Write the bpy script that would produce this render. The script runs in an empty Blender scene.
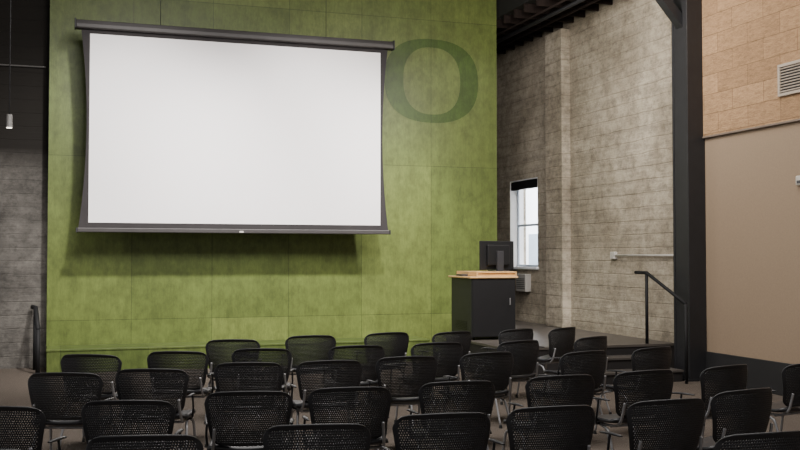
import bpy, bmesh, math, random
from mathutils import Vector, Matrix
random.seed(4)
scene = bpy.context.scene
COL = scene.collection

# ------------------------------------------------------------------ materials
def new_mat(name):
    m = bpy.data.materials.new(name); m.use_nodes = True
    nt = m.node_tree; b = nt.nodes["Principled BSDF"]
    return m, nt, b

def simple(name, col, rough=0.6, metal=0.0, noise=0.12, scale=8.0, bump=0.0, stretch=(1,1,1), spec=0.5):
    m, nt, b = new_mat(name)
    tc = nt.nodes.new("ShaderNodeTexCoord"); mp = nt.nodes.new("ShaderNodeMapping")
    mp.inputs["Scale"].default_value = stretch
    nz = nt.nodes.new("ShaderNodeTexNoise"); nz.inputs["Scale"].default_value = scale; nz.inputs["Detail"].default_value = 6
    nt.links.new(tc.outputs["Object"], mp.inputs["Vector"]); nt.links.new(mp.outputs[0], nz.inputs["Vector"])
    cr = nt.nodes.new("ShaderNodeValToRGB")
    cr.color_ramp.elements[0].position = 0.3; cr.color_ramp.elements[1].position = 0.7
    cr.color_ramp.elements[0].color = tuple(c*(1-noise) for c in col)+(1,)
    cr.color_ramp.elements[1].color = tuple(min(1,c*(1+noise)) for c in col)+(1,)
    nt.links.new(nz.outputs[0], cr.inputs[0]); nt.links.new(cr.outputs[0], b.inputs["Base Color"])
    b.inputs["Roughness"].default_value = rough; b.inputs["Metallic"].default_value = metal
    b.inputs["Specular IOR Level"].default_value = spec
    if bump:
        bp = nt.nodes.new("ShaderNodeBump"); bp.inputs["Strength"].default_value = bump; bp.inputs["Distance"].default_value = 0.01
        nt.links.new(nz.outputs[0], bp.inputs["Height"]); nt.links.new(bp.outputs[0], b.inputs["Normal"])
    return m

def mixc(nt, fac, a, bcol, mode='MIX'):
    n = nt.nodes.new("ShaderNodeMix"); n.data_type = 'RGBA'; n.blend_type = mode
    def put(sock, v):
        if hasattr(v, "links"): nt.links.new(v, sock)
        elif isinstance(v, (int, float)): sock.default_value = v
        else: sock.default_value = tuple(v)+(1,) if len(v) == 3 else v
    put(n.inputs[0], fac); put(n.inputs[6], a); put(n.inputs[7], bcol)
    return n.outputs[2]

def ramp(nt, src, stops):
    r = nt.nodes.new("ShaderNodeValToRGB"); e = r.color_ramp.elements
    while len(e) < len(stops): e.new(0.5)
    for i, (p, c) in enumerate(stops):
        e[i].position = p; e[i].color = (tuple(c)+(1,)) if not isinstance(c, float) else (c, c, c, 1)
    nt.links.new(src, r.inputs[0]); return r.outputs[0]

def plane_coords(nt, axes, off=(0,0,0)):
    """texture vector (horizontal, height, 0) for a vertical surface"""
    tc = nt.nodes.new("ShaderNodeTexCoord"); sp = nt.nodes.new("ShaderNodeSeparateXYZ"); cb = nt.nodes.new("ShaderNodeCombineXYZ")
    nt.links.new(tc.outputs["Object"], sp.inputs[0])
    nt.links.new(sp.outputs[axes[0]], cb.inputs[0]); nt.links.new(sp.outputs[axes[1]], cb.inputs[1])
    mp = nt.nodes.new("ShaderNodeMapping"); mp.inputs["Location"].default_value = off
    nt.links.new(cb.outputs[0], mp.inputs[0])
    return mp.outputs[0], tc.outputs["Object"], sp

def noise(nt, vec, scale, detail=6, stretch=None, rough=0.6):
    if stretch:
        mp = nt.nodes.new("ShaderNodeMapping"); mp.inputs["Scale"].default_value = stretch
        nt.links.new(vec, mp.inputs[0]); vec = mp.outputs[0]
    n = nt.nodes.new("ShaderNodeTexNoise"); n.inputs["Scale"].default_value = scale
    n.inputs["Detail"].default_value = detail; n.inputs["Roughness"].default_value = rough
    nt.links.new(vec, n.inputs["Vector"]); return n.outputs[0]

def wobble(nt, vec, obj, amt, scale=1.5):
    """nudge a texture vector by noise so drawn joints are not ruler straight"""
    nz = nt.nodes.new("ShaderNodeTexNoise"); nz.inputs["Scale"].default_value = scale; nz.inputs["Detail"].default_value = 4
    nt.links.new(obj, nz.inputs["Vector"])
    v = nt.nodes.new("ShaderNodeVectorMath"); v.operation = 'MULTIPLY_ADD'
    v.inputs[1].default_value = (amt, amt, 0)
    nt.links.new(nz.outputs["Color"], v.inputs[0]); nt.links.new(vec, v.inputs[2])
    return v.outputs[0]

def brick(nt, vec, w, h, mortar, c1, c2, cm, offset=0.5, smooth=0.1):
    b = nt.nodes.new("ShaderNodeTexBrick"); b.offset = offset; b.squash = 1.0
    nt.links.new(vec, b.inputs["Vector"])
    b.inputs["Scale"].default_value = 1.0; b.inputs["Brick Width"].default_value = w; b.inputs["Row Height"].default_value = h
    b.inputs["Mortar Size"].default_value = mortar; b.inputs["Mortar Smooth"].default_value = smooth
    b.inputs["Color1"].default_value = tuple(c1)+(1,); b.inputs["Color2"].default_value = tuple(c2)+(1,); b.inputs["Mortar"].default_value = tuple(cm)+(1,)
    return b.outputs["Color"], b.outputs["Fac"]

def add_bump(nt, b, h, strength, dist=0.02):
    bp = nt.nodes.new("ShaderNodeBump"); bp.inputs["Strength"].default_value = strength; bp.inputs["Distance"].default_value = dist
    nt.links.new(h, bp.inputs["Height"]); nt.links.new(bp.outputs[0], b.inputs["Normal"])

def green_ply(name, tint=(1, 1, 1)):
    m, nt, b = new_mat(name)
    vec, obj, sp = plane_coords(nt, (0, 2), (0.27, -0.70, 0))
    T = lambda c: tuple(a*t for a, t in zip(c, tint))
    g1 = T((0.130, 0.172, 0.042)); g2 = T((0.198, 0.245, 0.064)); gm = T((0.075, 0.100, 0.026))
    c, f = brick(nt, vec, 1.2, 2.44, 0.0045, g1, g2, gm, 0.0)
    n1 = noise(nt, obj, 1.1, 4, (1.0, 1, 0.8))                 # broad tone changes
    n2 = noise(nt, obj, 6.0, 10, (1.1, 1, 0.9), 0.74)          # stain mottling
    n3 = noise(nt, obj, 4.0, 7, (3.4, 1, 0.22), 0.6)           # soft vertical grain
    n4 = noise(nt, obj, 30, 7, (1.6, 1, 0.4), 0.75)            # fine grain
    c = mixc(nt, 0.55, c, ramp(nt, n1, [(0.38, 0.66), (0.62, 1.0)]), 'MULTIPLY')
    c = mixc(nt, 0.65, c, ramp(nt, n2, [(0.38, 0.58), (0.58, 1.0)]), 'MULTIPLY')
    c = mixc(nt, 0.35, c, ramp(nt, n3, [(0.35, 0.62), (0.6, 1.0)]), 'MULTIPLY')
    c = mixc(nt, 0.45, c, ramp(nt, n4, [(0.38, 0.6), (0.6, 1.0)]), 'MULTIPLY')
    nt.links.new(c, b.inputs["Base Color"]); b.inputs["Roughness"].default_value = 0.42
    b.inputs["Specular IOR Level"].default_value = 0.32
    add_bump(nt, b, n4, 0.05)
    return m

def concrete(name, axis, dark, mid, light, top_shade=None, board=0.3, streak=0.6, row=0.20):
    m, nt, b = new_mat(name)
    vec, obj, sp = plane_coords(nt, (axis, 2))
    n1 = noise(nt, obj, 0.75, 9, None, 0.72); n2 = noise(nt, obj, 8.0, 10, (1, 1, 1.5), 0.82)
    n3 = noise(nt, vec, 1.0, 8, (0.45, 7.5, 1), 0.82); n4 = noise(nt, obj, 2.1, 9, (1, 1, 0.7), 0.76)
    c = ramp(nt, n1, [(0.34, dark), (0.49, mid), (0.64, light)])
    c = mixc(nt, 0.75, c, ramp(nt, n2, [(0.38, 0.5), (0.54, 1.0)]), 'MULTIPLY')
    c = mixc(nt, streak, c, ramp(nt, n3, [(0.38, 0.58), (0.54, 1.0)]), 'MULTIPLY')
    c = mixc(nt, 0.55, c, ramp(nt, n4, [(0.38, 0.60), (0.54, 1.0)]), 'MULTIPLY')
    bc, bf = brick(nt, wobble(nt, vec, obj, 0.055, 2.0), 60.0, row, 0.010, (1, 1, 1), (0.92, 0.92, 0.92), (0.5, 0.465, 0.42), 0.37, 0.9)
    c = mixc(nt, board, c, bc, 'MULTIPLY')
    if top_shade:
        mr = nt.nodes.new("ShaderNodeMapRange"); mr.inputs["From Min"].default_value = top_shade[0]; mr.inputs["From Max"].default_value = top_shade[1]
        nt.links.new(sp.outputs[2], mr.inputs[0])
        c = mixc(nt, mr.outputs[0], c, top_shade[2])  # shade mixed into the colour towards the top of the wall
    nt.links.new(c, b.inputs["Base Color"]); b.inputs["Roughness"].default_value = 0.85
    b.inputs["Specular IOR Level"].default_value = 0.2
    sm = nt.nodes.new("ShaderNodeMath"); sm.operation = 'MULTIPLY_ADD'; sm.inputs[1].default_value = -0.3
    nt.links.new(bf, sm.inputs[0]); nt.links.new(n3, sm.inputs[2])
    add_bump(nt, b, sm.outputs[0], 0.7, 0.02)
    return m

M = {}
M['green'] = green_ply("green_stained_plywood")
M['green_dark'] = green_ply("darker_green_painted_plywood", (0.42, 0.58, 0.33))
M['green_base'] = green_ply("green_stained_plinth_board", (0.66, 0.70, 0.68))
M['conc_side'] = concrete("board_formed_concrete", 1, (0.30, 0.255, 0.192), (0.44, 0.382, 0.295), (0.58, 0.51, 0.405), board=0.5, streak=0.55)
M['conc_back'] = concrete("dark_grey_concrete", 0, (0.065, 0.060, 0.054), (0.12, 0.111, 0.10), (0.20, 0.185, 0.166), (2.8, 3.25, (0.016, 0.014, 0.012)), 0.08, 0.3)  # light falloff on the upper wall is put into the colour
M['black_steel'] = simple("black_painted_steel", (0.012, 0.012, 0.014), 0.55, 0, 0.15, 6)
M['rail_black'] = simple("matte_black_tube", (0.008, 0.008, 0.009), 0.7, 0, 0.1, 6, spec=0.3)
M['dark_ceiling'] = simple("dark_ceiling_paint", (0.007, 0.006, 0.006), 0.9, 0, 0.2, 3)
M['joist'] = simple("dark_brown_timber", (0.018, 0.012, 0.010), 0.9, 0, 0.3, 6, 0.1, (8, 1, 1), spec=0.2)
M['beige'] = simple("tan_fabric_panel", (0.275, 0.205, 0.143), 0.9, 0, 0.05, 60, 0.05, spec=0.2)
M['white_screen'] = simple("matte_white_screen", (0.90, 0.875, 0.885), 0.9, 0, 0.005, 2, spec=0.1)
M['screen_border'] = simple("charcoal_screen_border", (0.030, 0.027, 0.028), 0.85, 0, 0.1, 5, spec=0.3)
M['screen_case'] = simple("dark_grey_aluminium_case", (0.040, 0.036, 0.036), 0.5, 0.2, 0.1, 5)
M['silver'] = simple("satin_silver_metal", (0.38, 0.38, 0.39), 0.48, 0.7, 0.05, 20)
M['chair_black'] = simple("charcoal_moulded_plastic", (0.020, 0.020, 0.022), 0.46, 0, 0.1, 20, spec=0.48)
M['rubber'] = simple("black_rubber", (0.01, 0.01, 0.01), 0.8, 0, 0.1, 20)
M['maple'] = simple("maple_veneer", (0.60, 0.37, 0.16), 0.4, 0, 0.15, 5, 0, (2, 12, 12))
M['lectern_black'] = simple("black_laminate", (0.008, 0.008, 0.009), 0.5, 0, 0.1, 8, spec=0.35)
M['lectern_grey'] = simple("charcoal_laminate", (0.018, 0.018, 0.020), 0.45, 0, 0.1, 8, spec=0.4)
M['grey_plastic'] = simple("dark_grey_plastic", (0.03, 0.03, 0.034), 0.4, 0, 0.05, 8)
M['vent_beige'] = simple("beige_painted_metal", (0.40, 0.34, 0.28), 0.5, 0, 0.05, 8)
M['white_plastic'] = simple("off_white_painted_metal", (0.50, 0.47, 0.42), 0.5, 0, 0.05, 8)
M['heater'] = simple("grey_beige_enamel", (0.36, 0.345, 0.32), 0.5, 0, 0.05, 8)
M['lamp_grey'] = simple("mid_grey_painted_metal", (0.11, 0.105, 0.10), 0.5, 0, 0.05, 8)
M['conduit'] = simple("galvanised_conduit", (0.50, 0.475, 0.44), 0.5, 0.2, 0.1, 12)
M['plaster'] = simple("white_plaster_reveal", (0.85, 0.85, 0.86), 0.8, 0, 0.03, 8)
M['window_frame'] = simple("pale_grey_window_frame", (0.40, 0.45, 0.51), 0.5, 0, 0.1, 8)
M['stage_deck'] = simple("dark_brown_stage_floor", (0.075, 0.065, 0.057), 0.42, 0, 0.2, 3)
M['stage_face'] = simple("black_stage_fascia", (0.012, 0.010, 0.010), 0.7, 0, 0.2, 3)
M['tread'] = simple("dark_step_tread", (0.055, 0.048, 0.043), 0.6, 0, 0.2, 3)
M['baseboard'] = simple("black_baseboard", (0.014, 0.014, 0.015), 0.6, 0, 0.1, 3)
M['trim'] = simple("brown_grey_ledge", (0.16, 0.125, 0.10), 0.6, 0, 0.1, 3)
M['facade'] = simple("pale_painted_facade", (0.75, 0.79, 0.83), 0.8, 0, 0.08, 2)
M['facade_glass'] = simple("blue_grey_facade_glazing", (0.28, 0.34, 0.40), 0.3, 0, 0.1, 2)

def carpet():
    m, nt, b = new_mat("brown_grey_carpet")
    tc = nt.nodes.new("ShaderNodeTexCoord"); o = tc.outputs["Object"]
    n1 = noise(nt, o, 160, 3); n2 = noise(nt, o, 3, 5, (1, 0.3, 1))
    c = ramp(nt, n1, [(0.35, (0.058, 0.047, 0.039)), (0.65, (0.145, 0.120, 0.100))])
    c = mixc(nt, 0.5, c, ramp(nt, n2, [(0.3, 0.65), (0.7, 1.0)]), 'MULTIPLY')
    nt.links.new(c, b.inputs["Base Color"]); b.inputs["Roughness"].default_value = 0.95; b.inputs["Specular IOR Level"].default_value = 0.1
    add_bump(nt, b, n1, 0.4, 0.006)
    return m
M['carpet'] = carpet()
def acoustic():
    m, nt, b = new_mat("tan_acoustic_blocks")
    vec, obj, sp = plane_coords(nt, (1, 2), (0.1, -3.27, 0))
    c, f = brick(nt, wobble(nt, vec, obj, 0.012, 6), 0.60, 0.26, 0.006, (0.46, 0.292, 0.165), (0.36, 0.225, 0.126), (0.235, 0.147, 0.082), 0.5, 0.55)
    n = noise(nt, obj, 16, 9, (1, 0.6, 2.0), 0.8)
    c = mixc(nt, 0.8, c, ramp(nt, n, [(0.37, 0.55), (0.57, 1.0)]), 'MULTIPLY')
    nt.links.new(c, b.inputs["Base Color"]); b.inputs["Roughness"].default_value = 0.9; b.inputs["Specular IOR Level"].default_value = 0.15
    add_bump(nt, b, n, 0.9, 0.02)
    return m
M['acoustic'] = acoustic()
def emis(name, col, st):
    m, nt, b = new_mat(name)
    b.inputs["Emission Color"].default_value = col+(1,); b.inputs["Emission Strength"].default_value = st
    return m
M['bulb'] = emis("lamp_lens", (1.0, 0.9, 0.75), 4)
def glass():
    m, nt, b = new_mat("window_glass")
    b.inputs["Transmission Weight"].default_value = 1.0; b.inputs["Roughness"].default_value = 0.0; b.inputs["IOR"].default_value = 1.02
    return m
M['glass'] = glass()

# ------------------------------------------------------------------ mesh helpers
def box(bm, x0, x1, y0, y1, z0, z1):
    v = [bm.verts.new((x, y, z)) for x in (x0, x1) for y in (y0, y1) for z in (z0, z1)]
    for f in ((0,1,3,2), (4,6,7,5), (0,4,5,1), (2,3,7,6), (0,2,6,4), (1,5,7,3)):
        bm.faces.new([v[i] for i in f])

def catmull(pts, n=6):
    P = [Vector(p) for p in pts]
    if len(P) < 3: return P
    out = []
    for i in range(len(P)-1):
        p0 = P[max(i-1, 0)]; p1 = P[i]; p2 = P[i+1]; p3 = P[min(i+2, len(P)-1)]
        for k in range(n):
            t = k/n
            out.append(0.5*((2*p1)+(p2-p0)*t+(2*p0-5*p1+4*p2-p3)*t*t+(3*p1-p0-3*p2+p3)*t**3))
    out.append(P[-1]); return out

def tube(bm, pts, r, seg=10, smooth=True, n=6):
    P = catmull(pts, n) if smooth else [Vector(p) for p in pts]
    t0 = (P[1]-P[0]).normalized()
    ref = Vector((0, 0, 1)) if abs(t0.z) < 0.9 else Vector((1, 0, 0))
    u = t0.cross(ref).normalized(); rings = []
    for i, p in enumerate(P):
        t = (P[min(i+1, len(P)-1)]-P[max(i-1, 0)]).normalized()
        u = (u-t*u.dot(t)).normalized(); w = t.cross(u)
        rings.append([bm.verts.new(p+u*(r*math.cos(2*math.pi*k/seg))+w*(r*math.sin(2*math.pi*k/seg))) for k in range(seg)])
    for a, b in zip(rings, rings[1:]):
        for k in range(seg):
            bm.faces.new((a[k], a[(k+1) % seg], b[(k+1) % seg], b[k]))
    bm.faces.new(rings[0][::-1]); bm.faces.new(rings[-1])

def finish(bm, name, mat, parent=None, bevel=0.0, smooth=False, solid=0.0, sub=0):
    bmesh.ops.recalc_face_normals(bm, faces=bm.faces[:])
    me = bpy.data.meshes.new(name); bm.to_mesh(me); bm.free()
    ob = bpy.data.objects.new(name, me); COL.objects.link(ob); me.materials.append(mat)
    if smooth:
        for p in me.polygons: p.use_smooth = True
    if solid:
        s = ob.modifiers.new("thickness", 'SOLIDIFY'); s.thickness = solid; s.offset = 0
    if bevel:
        b = ob.modifiers.new("bevel", 'BEVEL'); b.width = bevel; b.segments = 2; b.limit_method = 'ANGLE'
    if sub:
        s = ob.modifiers.new("sub", 'SUBSURF'); s.levels = sub; s.render_levels = sub
    if parent: ob.parent = parent
    return ob

def boxes(name, mat, lst, parent=None, bevel=0.0):
    bm = bmesh.new()
    for b in lst: box(bm, *b)
    return finish(bm, name, mat, parent, bevel)

def tubes(name, mat, lst, r, parent=None, smooth=True):
    bm = bmesh.new()
    for p in lst: tube(bm, p, r, smooth=smooth)
    return finish(bm, name, mat, parent, smooth=True)

def struct(ob):
    ob["kind"] = "structure"; return ob
def thing(ob, label, cat, group=None):
    ob["label"] = label; ob["category"] = cat
    if group: ob["group"] = group
    return ob
def empty(name, loc, rot=0):
    e = bpy.data.objects.new(name, None); e.location = loc; e.rotation_euler = (0, 0, rot); COL.objects.link(e); e.empty_display_size = 0.2
    return e

# ------------------------------------------------------------------ room shell
XS = 8.06      # side wall plane
YG = 15.56     # green wall plane
ZD = 0.44      # stage deck height
struct(boxes("floor", M['carpet'], [(-7, 8.5, -2, 20, -0.1, 0.0)]))
# side wall, concrete stretch with a window opening
WY0, WY1, WZ0, WZ1 = 16.32, 17.52, 1.42, 3.08
struct(boxes("wall_right", M['conc_side'], [
    (XS, 8.4, 11.5, WY0, 0, 6.6), (XS, 8.4, WY1, 19.8, 0, 6.6),
    (XS, 8.4, WY0, WY1, 0, WZ0), (XS, 8.4, WY0, WY1, WZ1, 6.6)]))
struct(boxes("trim_1", M['conc_side'], [(XS-0.16, XS+0.01, 15.08, 15.70, ZD, 5.5)], bevel=0.012))
struct(boxes("wall_right_panelled", M['beige'], [(XS, 8.4, -2, 11.5, 0, 3.235)]))
struct(boxes("wall_right_acoustic", M['acoustic'], [(XS-0.03, 8.4, -2, 11.5, 3.235, 6.6)]))
struct(boxes("trim_2", M['trim'], [(XS-0.045, XS, -2, 11.32, 3.215, 3.238)], bevel=0.004))
struct(boxes("baseboard_right", M['baseboard'], [(XS-0.025, XS, -2, 11.32, 0.0, 0.39)], bevel=0.004))
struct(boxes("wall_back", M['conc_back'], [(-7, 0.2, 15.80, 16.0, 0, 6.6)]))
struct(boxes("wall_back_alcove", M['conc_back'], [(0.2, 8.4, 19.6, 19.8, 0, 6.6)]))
struct(boxes("wall_stage", M['green'], [(-0.27, 6.92, YG, YG+0.15, 0.0, 6.55)]))
struct(boxes("ceiling", M['dark_ceiling'], [(-7, 8.4, -2, 20, 6.6, 6.7)]))
struct(boxes("ceiling_lowered", M['dark_ceiling'], [(6.95, XS, 11.8, 19.6, 5.72, 6.6)]))
# joists of the lowered ceiling
for i in range(19):
    y = 12.1+i*0.40+random.uniform(-0.04, 0.04)
    j = boxes("ceiling_joist", M['joist'], [(6.96, XS-0.002, y, y+0.04, 5.58, 5.72)])
    thing(j, "dark brown timber joist under the dark ceiling", "joist", "ceiling joists")
for k, (px, pz, pr) in enumerate(((7.35, 5.525, 0.035), (7.62, 5.545, 0.022), (7.15, 5.54, 0.018))):
    p = tubes("ceiling_pipe", M['joist'] if k else M['black_steel'], [[(px, 12.0, pz), (px, 19.6, pz)]], pr, None, False)
    thing(p, "dark painted pipe running below the ceiling joists", "pipe", "ceiling pipes")
# window reveal, frame, sash, glass
struct(boxes("trim_3", M['plaster'], [
    (XS+0.005, 8.34, WY1-0.02, WY1, WZ0, WZ1), (XS+0.005, 8.34, WY0, WY0+0.02, WZ0, WZ1),
    (XS+0.005, 8.34, WY0, WY1, WZ1-0.02, WZ1), (XS-0.04, 8.34, WY0-0.03, WY1+0.03, WZ0-0.01, WZ0+0.03)]))
win = struct(boxes("window_1", M['window_frame'], [
    (8.20, 8.24, WY0+0.02, WY0+0.055, WZ0+0.03, WZ1-0.02), (8.20, 8.24, WY1-0.055, WY1-0.02, WZ0+0.03, WZ1-0.02),
    (8.20, 8.24, WY0+0.055, WY1-0.055, WZ0+0.03, WZ0+0.07), (8.20, 8.24, WY0+0.055, WY1-0.055, WZ1-0.07, WZ1-0.02),
    (8.195, 8.245, WY0+0.055, WY1-0.055, 2.21, 2.25)], bevel=0.004))
boxes("pane", M['glass'], [(8.217, 8.223, WY0+0.055, WY1-0.055, WZ0+0.07, WZ1-0.07)], win)
blind = boxes("window_blind", M['lectern_black'], [(8.07, 8.15, WY0+0.025, WY1-0.025, 2.90, 3.055)], bevel=0.01)
thing(blind, "rolled dark blind at the top of the window recess", "blind")
# neighbouring facade seen through the window
fac = empty("neighbouring_building", (13, 26, 0))
boxes("facade", M['facade'], [(0, 0.3, -9, 9, 0, 9)], fac)
for i in range(7):
    boxes("facade_window", M['facade_glass'], [(-0.02, 0.0, -6+i*2, -5.1+i*2, 1.1, 2.3)], fac)
thing(fac, "pale painted building across the street outside the window", "building")

# painted letter O on the plywood
def letter_o():
    bm = bmesh.new(); cx, cz = 5.745, 4.565; n = 96
    def se(a, b, p, t):
        c, s = math.cos(t), math.sin(t)
        return (a*math.copysign(abs(c)**(2/p), c), b*math.copysign(abs(s)**(2/p), s))
    rings = []
    for y in (YG-0.004, YG-0.0005):
        o = []; i_ = []
        for k in range(n):
            t = 2*math.pi*k/n
            x, z = se(0.83, 0.70, 2.45, t); o.append(bm.verts.new((cx+x, y, cz+z)))
            x, z = se(0.505, 0.56, 2.4, t); i_.append(bm.verts.new((cx+x, y, cz+z)))
        rings.append((o, i_))
    (o0, i0), (o1, i1) = rings
    for k in range(n):
        q = (k+1) % n
        bm.faces.new((o0[k], o0[q], i0[q], i0[k])); bm.faces.new((o1[k], o1[q], i1[q], i1[k]))
        bm.faces.new((o0[k], o0[q], o1[q], o1[k])); bm.faces.new((i0[k], i0[q], i1[q], i1[k]))
    return finish(bm, "letter_o_emblem", M['green_dark'])
thing(letter_o(), "large dark green letter O painted on green plywood wall", "emblem")

# ------------------------------------------------------------------ stage
st = empty("stage_platform", (0, 12.0, 0))
SX0 = 5.47
boxes("deck", M['stage_deck'], [(SX0, XS-0.003, 0, 2.25, ZD-0.03, ZD), (6.15, XS-0.003, 2.25, 3.555, ZD-0.03, ZD), (6.93, XS-0.003, 3.555, 7.59, ZD-0.03, ZD)], st, 0.0)
boxes("fascia", M['stage_face'], [(SX0+0.015, XS-0.003, 0.015, 2.235, 0.0, ZD-0.03), (6.165, XS-0.003, 2.235, 3.55, 0.0, ZD-0.03)], st)
thing(st, "low stage platform with dark brown deck and black fascia", "stage")
gb = empty("wall_plinth", (2.6, 15.2, 0))
boxes("plinth_top", M['green_base'], [(-2.86, 2.86, -0.32, 0.355, 0.31, 0.335)], gb, 0.003)
boxes("plinth_front", M['green_base'], [(-2.85, 2.85, -0.31, 0.355, 0.0, 0.31)], gb)
thing(gb, "long low green plywood ledge along the base of green wall", "ledge")
for x0, x1 in ((6.35, 7.72),):
    s = empty("stage_steps", ((x0+x1)/2, 11.55, 0)); w = (x1-x0)/2
    boxes("tread", M['tread'], [(-w, w, 0.12, 0.44, 0.275, 0.305)], s, 0.004)
    boxes("tread", M['tread'], [(-w, w, -0.20, 0.14, 0.123, 0.153)], s, 0.004)
    boxes("riser", M['stage_face'], [(-w+0.01, w-0.01, 0.14, 0.44, 0.0, 0.275), (-w+0.01, w-0.01, -0.18, 0.14, 0.0, 0.123)], s)
    thing(s, "low dark steps leading up to the stage", "steps")

e = empty("handrail", (7.62, 11.6, 0))
tubes("rail", M['rail_black'], [[(0, 0.75, 1.42), (0, 0.47, 1.42), (0, -0.45, 1.03)]], 0.024, e, False)
tubes("post", M['rail_black'], [[(0, 0.47, ZD), (0, 0.47, 1.41)]], 0.023, e, False)
tubes("post", M['rail_black'], [[(0, -0.45, 0.0), (0, -0.45, 1.03)]], 0.023, e, False)
thing(e, "black tubular steel handrail beside the stage steps", "handrail", "handrails")
e = empty("handrail", (-0.42, 15.5, 0))
tubes("rail", M['rail_black'], [[(-0.05, 0.22, 0.90), (0, 0, 0.90), (0.05, -0.55, 0.62)]], 0.032, e, False)
tubes("post", M['rail_black'], [[(0, 0, 0.0), (0, 0, 0.89)]], 0.032, e, False)
tubes("post", M['rail_black'], [[(0.05, -0.55, 0.0), (0.05, -0.55, 0.62)]], 0.032, e, False)
thing(e, "short black tubular handrail beside the green wall", "handrail", "handrails")

# ------------------------------------------------------------------ steel column with brace
c = empty("steel_column", (7.95, 11.5, 0))
boxes("column_shaft", M['black_steel'], [(-0.16, 0.105, -0.18, -0.14, 0.03, 6.6), (-0.16, 0.105, 0.14, 0.18, 0.03, 6.6), (-0.15, 0.10, -0.14, 0.14, 0.03, 6.6)], c, 0.004)
boxes("base_plate", M['black_steel'], [(-0.19, 0.105, -0.19, 0.22, 0, 0.03)], c, 0.004)
bm = bmesh.new()
box(bm, -0.06, 0.06, -0.07, 0.07, 0, 2.2)
ob = finish(bm, "brace", M['black_steel'], c, 0.004); ob.location = (-0.10, 0, 4.75); ob.rotation_euler = (0, math.radians(-42), 0)
thing(c, "black painted steel column with diagonal brace against the wall", "column")

# ------------------------------------------------------------------ projection screen
YP = 14.95
s = empty("projection_screen", (2.475, YP, 2.0))
bm = bmesh.new()   # case: rounded profile extruded
prof = [(-0.055, 2.905), (-0.07, 2.92), (-0.075, 2.97), (-0.06, 3.025), (0.0, 3.04), (0.065, 3.025), (0.075, 2.97), (0.07, 2.905)]
a = [bm.verts.new((-2.375, y, z)) for y, z in prof]; b_ = [bm.verts.new((2.375, y, z)) for y, z in prof]
for k in range(8): bm.faces.new((a[k], a[(k+1) % 8], b_[(k+1) % 8], b_[k]))
bm.faces.new(a); bm.faces.new(b_)
finish(bm, "screen_case", M['screen_case'], s, 0.006)
boxes("end_cap", M['baseboard'], [(-2.40, -2.375, -0.08, 0.08, 2.90, 3.045)], s, 0.008)
boxes("end_cap", M['baseboard'], [(2.375, 2.40, -0.08, 0.08, 2.90, 3.045)], s, 0.008)
bm = bmesh.new(); N = 24; L = []; R = []
for k in range(N+1):
    t = k/N; z = 0.03+t*2.90
    pinch = 0.095*(1-(2*t-1)**2)
    L.append(bm.verts.new((-2.325+0.015*t+pinch, 0, z))); R.append(bm.verts.new((2.315-0.01*t-pinch, 0, z)))
for k in range(N): bm.faces.new((L[k], R[k], R[k+1], L[k+1]))
finish(bm, "screen_border", M['screen_border'], s, solid=0.004)
boxes("screen_surface", M['white_screen'], [(-2.185, 2.18, -0.006, -0.0025, 0.130, 2.845)], s)
boxes("bottom_bar", M['screen_case'], [(-2.335, 2.325, -0.03, 0.03, -0.01, 0.055)], s, 0.01)
boxes("bar_end_cap", M['baseboard'], [(-2.355, -2.335, -0.033, 0.033, -0.013, 0.058)], s, 0.004)
boxes("bar_end_cap", M['baseboard'], [(2.325, 2.345, -0.033, 0.033, -0.013, 0.058)], s, 0.004)
boxes("pull_tab", M['white_plastic'], [(-0.03, 0.03, -0.036, -0.03, 0.0, 0.025)], s, 0.002)
for x in (-1.2, 1.3):
    tubes("suspension_cable", M['black_steel'], [[(x, 0, 3.03), (x, 0, 4.59)]], 0.004, s, False)
for x in (-2.0, 2.0):
    boxes("bracket", M['screen_case'], [(x-0.03, x+0.03, 0.07, YG-YP, 2.95, 3.01)], s, 0.004)
thing(s, "large white tab-tensioned projection screen with charcoal border and case", "projection screen")

# ------------------------------------------------------------------ lectern
l = empty("lectern", (5.87, 13.72, ZD))
boxes("body", M['lectern_grey'], [(-0.345, 0.345, -0.39, 0.40, 0.04, 0.89)], l, 0.006)
boxes("door", M['lectern_black'], [(-0.335, 0.335, -0.412, -0.391, 0.05, 0.87)], l, 0.004)
hd = l.children[-1]
boxes("door_handle", M['silver'], [(0.24, 0.252, -0.43, -0.413, 0.50, 0.60)], hd, 0.003)
bm = bmesh.new()
for k in range(6): box(bm, -0.349, -0.345, -0.22, 0.22, 0.14+k*0.022, 0.150+k*0.022)
finish(bm, "vent", M['lectern_black'], l)
boxes("worktop", M['maple'], [(-0.385, 0.375, -0.43, 0.44, 0.89, 0.915)], l, 0.006)
boxes("monitor_shelf", M['maple'], [(-0.26, 0.375, -0.38, 0.40, 0.965, 0.985), (-0.26, -0.24, -0.38, 0.40, 0.915, 0.965), (0.355, 0.375, -0.38, 0.40, 0.915, 0.965), (-0.24, 0.355, -0.36, -0.345, 0.915, 0.965)], l, 0.003)
boxes("control_panel", M['grey_plastic'], [(-0.37, -0.28, -0.1, 0.15, 0.915, 0.945)], l, 0.004)
for x in (-0.29, 0.29):
    for y in (-0.33, 0.33):
        bm = bmesh.new()
        bmesh.ops.create_cone(bm, cap_ends=True, segments=20, radius1=0.02, radius2=0.02, depth=0.025, matrix=Matrix.Translation((x, y, 0.021)) @ Matrix.Rotation(math.pi/2, 4, 'Y'))
        box(bm, x-0.018, x+0.018, y-0.015, y+0.015, 0.030, 0.045)
        finish(bm, "caster", M['rubber'], l)
thing(l, "black lectern cabinet with maple worktop standing on the stage", "lectern")

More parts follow.
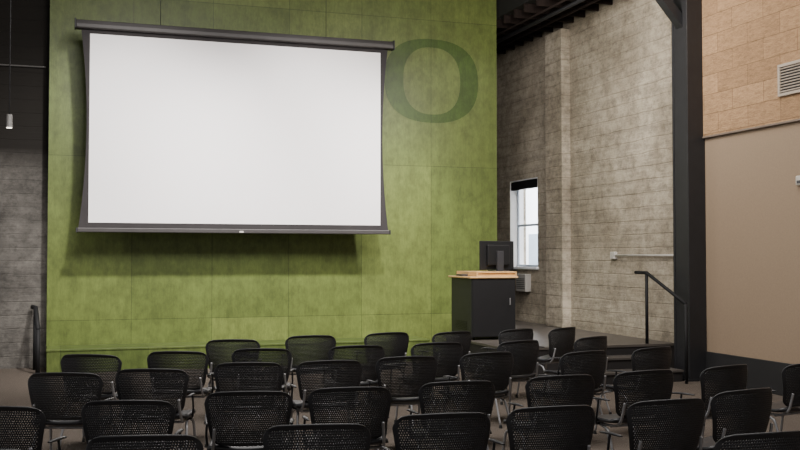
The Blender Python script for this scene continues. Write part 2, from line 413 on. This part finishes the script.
m = empty("monitor", (6.08, 13.62, ZD+0.985), math.radians(16))
boxes("panel", M['lectern_black'], [(-0.325, 0.325, 0.03, 0.055, 0.02, 0.45)], m, 0.008)
boxes("rear_housing", M['lectern_black'], [(-0.21, 0.21, -0.01, 0.03, 0.09, 0.39)], m, 0.012)
boxes("stand_neck", M['grey_plastic'], [(-0.06, 0.06, -0.05, -0.01, 0.012, 0.30)], m, 0.006)
boxes("stand_base", M['grey_plastic'], [(-0.13, 0.13, -0.11, 0.10, 0.0, 0.014)], m, 0.005)
boxes("display", M['screen_border'], [(-0.31, 0.31, 0.0555, 0.057, 0.035, 0.435)], m)
thing(m, "black flat computer monitor seen from behind on lectern", "monitor")

# ------------------------------------------------------------------ wall fittings
ac = empty("wall_heater", (XS, 16.80, 1.00))
boxes("housing", M['heater'], [(-0.12, 0, -0.20, 0.20, 0, 0.32)], ac, 0.012)
bm = bmesh.new()
for k in range(6): box(bm, -0.125, -0.12, -0.17, 0.17, 0.05+k*0.035, 0.063+k*0.035)
finish(bm, "grille", M['grey_plastic'], ac)
thing(ac, "small pale wall heater below the window", "heater")

cd = empty("wall_conduit", (XS, 12.6, 1.66))
tubes("pipe", M['conduit'], [[(-0.035, -0.9, 0), (-0.035, 0.98, 0)]], 0.015, cd, False)
boxes("junction_box", M['conduit'], [(-0.06, 0, 0.98, 1.10, -0.055, 0.055)], cd, 0.006)
thing(cd, "galvanised conduit with junction box on concrete wall", "conduit")
cv = empty("wall_conduit", (-0.3, 15.8, 4.47))
tubes("pipe", M['lamp_grey'], [[(-3.5, -0.03, 0), (-0.02, -0.03, 0)]], 0.012, cv, False)
thing(cv, "thin metal conduit running across the dark wall", "conduit")

vg = empty("air_grille", (XS-0.03, 9.46, 3.54))
boxes("frame", M['vent_beige'], [(-0.03, 0, -0.35, 0.35, 0, 0.035), (-0.03, 0, -0.35, 0.35, 0.345, 0.38), (-0.03, 0, -0.35, -0.315, 0.035, 0.345), (-0.03, 0, 0.315, 0.35, 0.035, 0.345)], vg, 0.004)
boxes("duct_back", M['grey_plastic'], [(-0.004, 0, -0.315, 0.315, 0.035, 0.345)], vg)
for k in range(9):
    bm = bmesh.new(); box(bm, -0.014, 0.014, -0.315, 0.315, -0.003, 0.003)
    o = finish(bm, "louver", M['vent_beige'], vg); o.location = (-0.018, 0, 0.055+k*0.034); o.rotation_euler = (0, math.radians(-35), 0)
thing(vg, "beige louvered air grille set in tan acoustic wall", "vent")

sw = empty("wall_sensor", (XS, 9.48, 2.47))
boxes("housing", M['white_plastic'], [(-0.045, 0, -0.06, 0.06, 0, 0.11)], sw, 0.012)
boxes("sensor_lens", M['grey_plastic'], [(-0.051, -0.045, -0.035, 0.035, 0.02, 0.055)], sw, 0.002)
thing(sw, "small white sensor box on beige wall", "sensor")

pl = empty("pendant_lamp", (-0.73, 14.0, 3.33))
tubes("stem", M['black_steel'], [[(0, 0, 0.17), (0, 0, 3.27)]], 0.007, pl, False)
bm = bmesh.new(); bmesh.ops.create_cone(bm, cap_ends=True, segments=28, radius1=0.042, radius2=0.038, depth=0.17, matrix=Matrix.Translation((0, 0, 0.09)))
finish(bm, "lamp_shade", M['lamp_grey'], pl, 0.004)
bm = bmesh.new(); bmesh.ops.create_cone(bm, cap_ends=True, segments=28, radius1=0.034, radius2=0.034, depth=0.01, matrix=Matrix.Translation((0, 0, 0.0)))
finish(bm, "lamp_lens", M['bulb'], pl)
thing(pl, "small grey cylinder pendant lamp on a thin stem", "lamp")

# ------------------------------------------------------------------ chairs
def chair_parts():
    parts = []
    # backrest: wide curved shell with fine perforations
    bm = bmesh.new(); nu, nv = 85, 52; H0, H1 = 0.49, 0.832; g = []
    for j in range(nv+1):
        v = j/nv; z = H0+(H1-H0)*v; row = []
        w = 0.218+0.050*min(1, v/0.8)**0.8
        dt = (H1-z); r = 0.075
        if dt < r: w -= (r-math.sqrt(max(0, r*r-(r-dt)**2)))*1.0
        db = z-H0; rb = 0.06
        if db < rb: w -= (rb-math.sqrt(max(0, rb*rb-(rb-db)**2)))*0.8
        for i in range(nu+1):
            u = 2*i/nu-1
            x = w*u
            lip = 0.014*max(0, (v-0.90)/0.10)**2
            y = -0.235-0.060*v+0.080*(x/0.26)**2-0.020*math.sin(math.pi*v)-lip
            zz = z-0.018*(x/0.26)**2*v
            row.append(bm.verts.new((x, y, zz)))
        g.append(row)
    for j in range(nv):
        for i in range(nu):
            hole = 3 <= j < nv-4 and 4 <= i < nu-4 and j % 2 == 1 and (i+(j//2)) % 2 == 0
            if not hole: bm.faces.new((g[j][i], g[j][i+1], g[j+1][i+1], g[j+1][i]))
    parts.append((bm, "backrest", M['chair_black'], dict(solid=0.008, smooth=True)))
    # seat: saddle shell, waterfall front
    bm = bmesh.new(); nu, nv = 28, 24; g = []
    for j in range(nv+1):
        v = j/nv; y = -0.225+0.46*v; row = []
        e = min(v, 1-v)*0.46; r = 0.06; w = 0.255
        if e < r: w -= r-math.sqrt(max(0, r*r-(r-e)**2))
        for i in range(nu+1):
            u = 2*i/nu-1; x = w*u
            z = 0.448+0.018*u*u-0.012*math.sin(math.pi*v)-0.035*max(0, (v-0.75)/0.25)**2+0.02*max(0, (0.2-v)/0.2)**2
            row.append(bm.verts.new((x, y, z)))
        g.append(row)
    for j in range(nv):
        for i in range(nu):
            bm.faces.new((g[j][i], g[j][i+1], g[j+1][i+1], g[j+1][i]))
    parts.append((bm, "seat", M['chair_black'], dict(solid=0.026, smooth=True)))
    for sx in (-1, 1):
        bm = bmesh.new()
        tube(bm, [(sx*0.20, 0.19, 0.420), (sx*0.215, 0.0, 0.420), (sx*0.218, -0.17, 0.428), (sx*0.215, -0.230, 0.47), (sx*0.208, -0.250, 0.54), (sx*0.204, -0.264, 0.60)], 0.010)
        parts.append((bm, "back_support", M['silver'], dict(smooth=True)))
        # armrest: slim flat pad on a short bent black post
        bm = bmesh.new(); nn = 14; ring = []
        prof = [(-0.015, -0.003), (-0.010, -0.008), (0.010, -0.008), (0.015, -0.003), (0.012, 0.005), (0, 0.007), (-0.012, 0.005)]
        for k in range(nn+1):
            t = k/nn; y = -0.15+0.24*t; sc = max(0.25, math.sin(math.pi*min(1, max(0, t*0.94+0.03)))**0.3)
            cx_ = sx*(0.258+0.008*math.sin(math.pi*t)); cz_ = 0.610+0.006*math.sin(math.pi*t)-0.012*t
            ring.append([bm.verts.new((cx_+px*sc, y, cz_+pz*sc)) for px, pz in prof])
        for r0, r1 in zip(ring, ring[1:]):
            for k in range(7): bm.faces.new((r0[k], r0[(k+1) % 7], r1[(k+1) % 7], r1[k]))
        bm.faces.new(ring[0]); bm.faces.new(ring[-1])
        parts.append((bm, "armrest", M['chair_black'], dict(smooth=True)))
        bm = bmesh.new(); tube(bm, [(sx*0.222, 0.02, 0.418), (sx*0.258, 0.01, 0.430), (sx*0.270, -0.02, 0.52), (sx*0.264, -0.03, 0.608)], 0.008)
        parts.append((bm, "armrest_post", M['chair_black'], dict(smooth=True)))
    for yy in (-0.10, 0.13):
        bm = bmesh.new(); tube(bm, [(-0.21, yy, 0.413), (0.21, yy, 0.413)], 0.010, smooth=False)
        parts.append((bm, "crossbar", M['silver'], dict(smooth=True)))
    for sx in (-1, 1):
        bm = bmesh.new(); tube(bm, [(sx*0.222, 0.06, 0.413), (sx*0.232, 0.15, 0.39), (sx*0.242, 0.19, 0.33), (sx*0.258, 0.245, 0.02)], 0.0105)
        parts.append((bm, "leg", M['silver'], dict(smooth=True, foot=(sx*0.259, 0.248))))
        bm = bmesh.new(); tube(bm, [(sx*0.222, 0.02, 0.413), (sx*0.232, -0.09, 0.39), (sx*0.242, -0.14, 0.33), (sx*0.258, -0.255, 0.02)], 0.0105)
        parts.append((bm, "leg", M['silver'], dict(smooth=True, foot=(sx*0.259, -0.258))))
    out = []
    for bm, n, mt, kw in parts:
        foot = kw.pop('foot', None)
        ob = finish(bm, n, mt, None, **kw); sub = []
        if foot:
            b2 = bmesh.new(); bmesh.ops.create_cone(b2, cap_ends=True, segments=14, radius1=0.017, radius2=0.013, depth=0.03, matrix=Matrix.Translation((foot[0], foot[1], 0.015)))
            gl = finish(b2, "foot_glide", M['rubber'], ob); sub.append(gl)
        out.append((ob, sub))
    return out

TH = math.radians(18.43); cs, sn = math.cos(TH), math.sin(TH)
# seating plan, metres: (across, along) measured in a frame turned 18.4 deg, at the chair back
PLAN = [(-2.61, 8.38), (-1.93, 8.65), (-1.65, 9.88), (-.91, 10.38), (-.11, 10.78), (.61, 10.92), (1.36, 11.30), (1.93, 11.55),
 (-2.38, 7.07), (-1.82, 7.31), (-1.23, 8.92), (-.38, 9.22), (.38, 9.54), (1.20, 9.76), (2.01, 10.25), (2.33, 9.05),
 (-1.17, 7.75), (-.54, 7.90), (.08, 8.22), (.78, 8.56), (1.64, 8.68),
 (-1.56, 5.72), (-.92, 6.10), (-.30, 6.29), (.40, 6.59), (1.14, 6.92), (1.80, 7.22), (2.50, 7.55), (3.19, 7.75),
 (-2.23, 5.50), (-1.18, 4.61), (-.40, 4.91), (.24, 5.25), (.86, 5.50), (1.57, 5.76), (2.17, 6.20), (1.74, 4.69), (-1.84, 4.28)]
proto = chair_parts(); first = True
for (a_, d_) in PLAN:
    bx = a_*cs+d_*sn; by = d_*cs-a_*sn
    face = math.atan2(15.5-by, 2.9-bx)-math.pi/2 + math.radians(random.uniform(-4, 4))
    # the chair centre sits 0.29 m ahead of the top of its back
    cx = bx-math.sin(face)*0.29; cy = by+math.cos(face)*0.29
    e = empty("stacking_chair", (cx, cy, 0), face)
    thing(e, "black perforated plastic stacking armchair with silver tube legs", "chair", "audience chairs")
    for ob, sub in proto:
        o = ob if first else ob.copy()
        if not first: COL.objects.link(o)
        o.parent = e
        for g_ in sub:
            q = g_ if first else g_.copy()
            if not first: COL.objects.link(q)
            q.parent = o
    first = False

# ------------------------------------------------------------------ lights
def area(name, loc, target, size, size_y, power, col=(1, 1, 1), spread=180):
    d = bpy.data.lights.new(name, 'AREA'); d.shape = 'RECTANGLE'; d.size = size; d.size_y = size_y; d.energy = power; d.color = col
    d.spread = math.radians(spread)
    o = bpy.data.objects.new(name, d); COL.objects.link(o); o.location = loc
    o.rotation_euler = (Vector(target)-Vector(loc)).to_track_quat('-Z', 'Y').to_euler(); return o
def spot(name, loc, target, power, ang, blend, soft, col):
    d = bpy.data.lights.new(name, 'SPOT'); d.energy = power; d.spot_size = math.radians(ang); d.spot_blend = blend; d.shadow_soft_size = soft; d.color = col
    o = bpy.data.objects.new(name, d); COL.objects.link(o); o.location = loc
    o.rotation_euler = (Vector(target)-Vector(loc)).to_track_quat('-Z', 'Y').to_euler(); return o
for x in (1.5, 4.2, 6.9):
    spot("track_spot", (x, 10.8, 6.2), (x-1.0, 15.4, 1.5), 2150, 68, 1.0, 0.17, (1, 0.96, 0.92))
area("stage_fill", (1.5, 8.5, 5.6), (2.5, 15.5, 0.8), 2.5, 1.2, 220, (1, 0.96, 0.91))  # unseen fill, added to lighten the lower green wall
area("seat_fill", (1.2, 7.5, 6.4), (1.2, 7.5, 0), 4.0, 3.5, 320, (1, 0.97, 0.94))  # ambient fill added above the seats, no visible fixture
area("seat_fill", (4.8, 7.0, 6.4), (4.8, 8.0, 0), 4.0, 3.5, 330, (1, 0.97, 0.94))  # second ambient fill added above the seats, further right
area("wall_light", (5.7, 11.0, 5.2), (8.1, 13.8, 2.8), 0.8, 0.8, 120, (1, 0.93, 0.84))
area("wall_light", (5.9, 8.6, 6.2), (8.1, 9.8, 3.4), 0.8, 0.8, 50, (1, 0.88, 0.75))
area("facade_fill", (9.5, 20, 8), (13, 26, 2.5), 5, 5, 24000, (0.97, 0.99, 1.0))  # added area lamp outdoors, brightens the facade in place of overcast daylight
area("daylight", (11.5, 12.5, 5), (8.2, 17.2, 2.2), 2, 2, 1300, (0.94, 0.97, 1.0))
spot("pendant_light", (-0.73, 14.0, 3.30), (-0.73, 15.0, 0.6), 80, 110, 0.8, 0.05, (1, 0.95, 0.9))

w = bpy.data.worlds.new("World"); scene.world = w; w.use_nodes = True
w.node_tree.nodes["Background"].inputs[0].default_value = (0.98, 0.95, 0.96, 1); w.node_tree.nodes["Background"].inputs[1].default_value = 0.5

# ------------------------------------------------------------------ camera
cam = bpy.data.cameras.new("camera"); co = bpy.data.objects.new("camera", cam); COL.objects.link(co)
cam.lens = 45.0; cam.sensor_width = 36.0
co.location = (0, 0, 1.65); co.rotation_euler = (math.radians(91.78), 0, -TH)
scene.camera = co
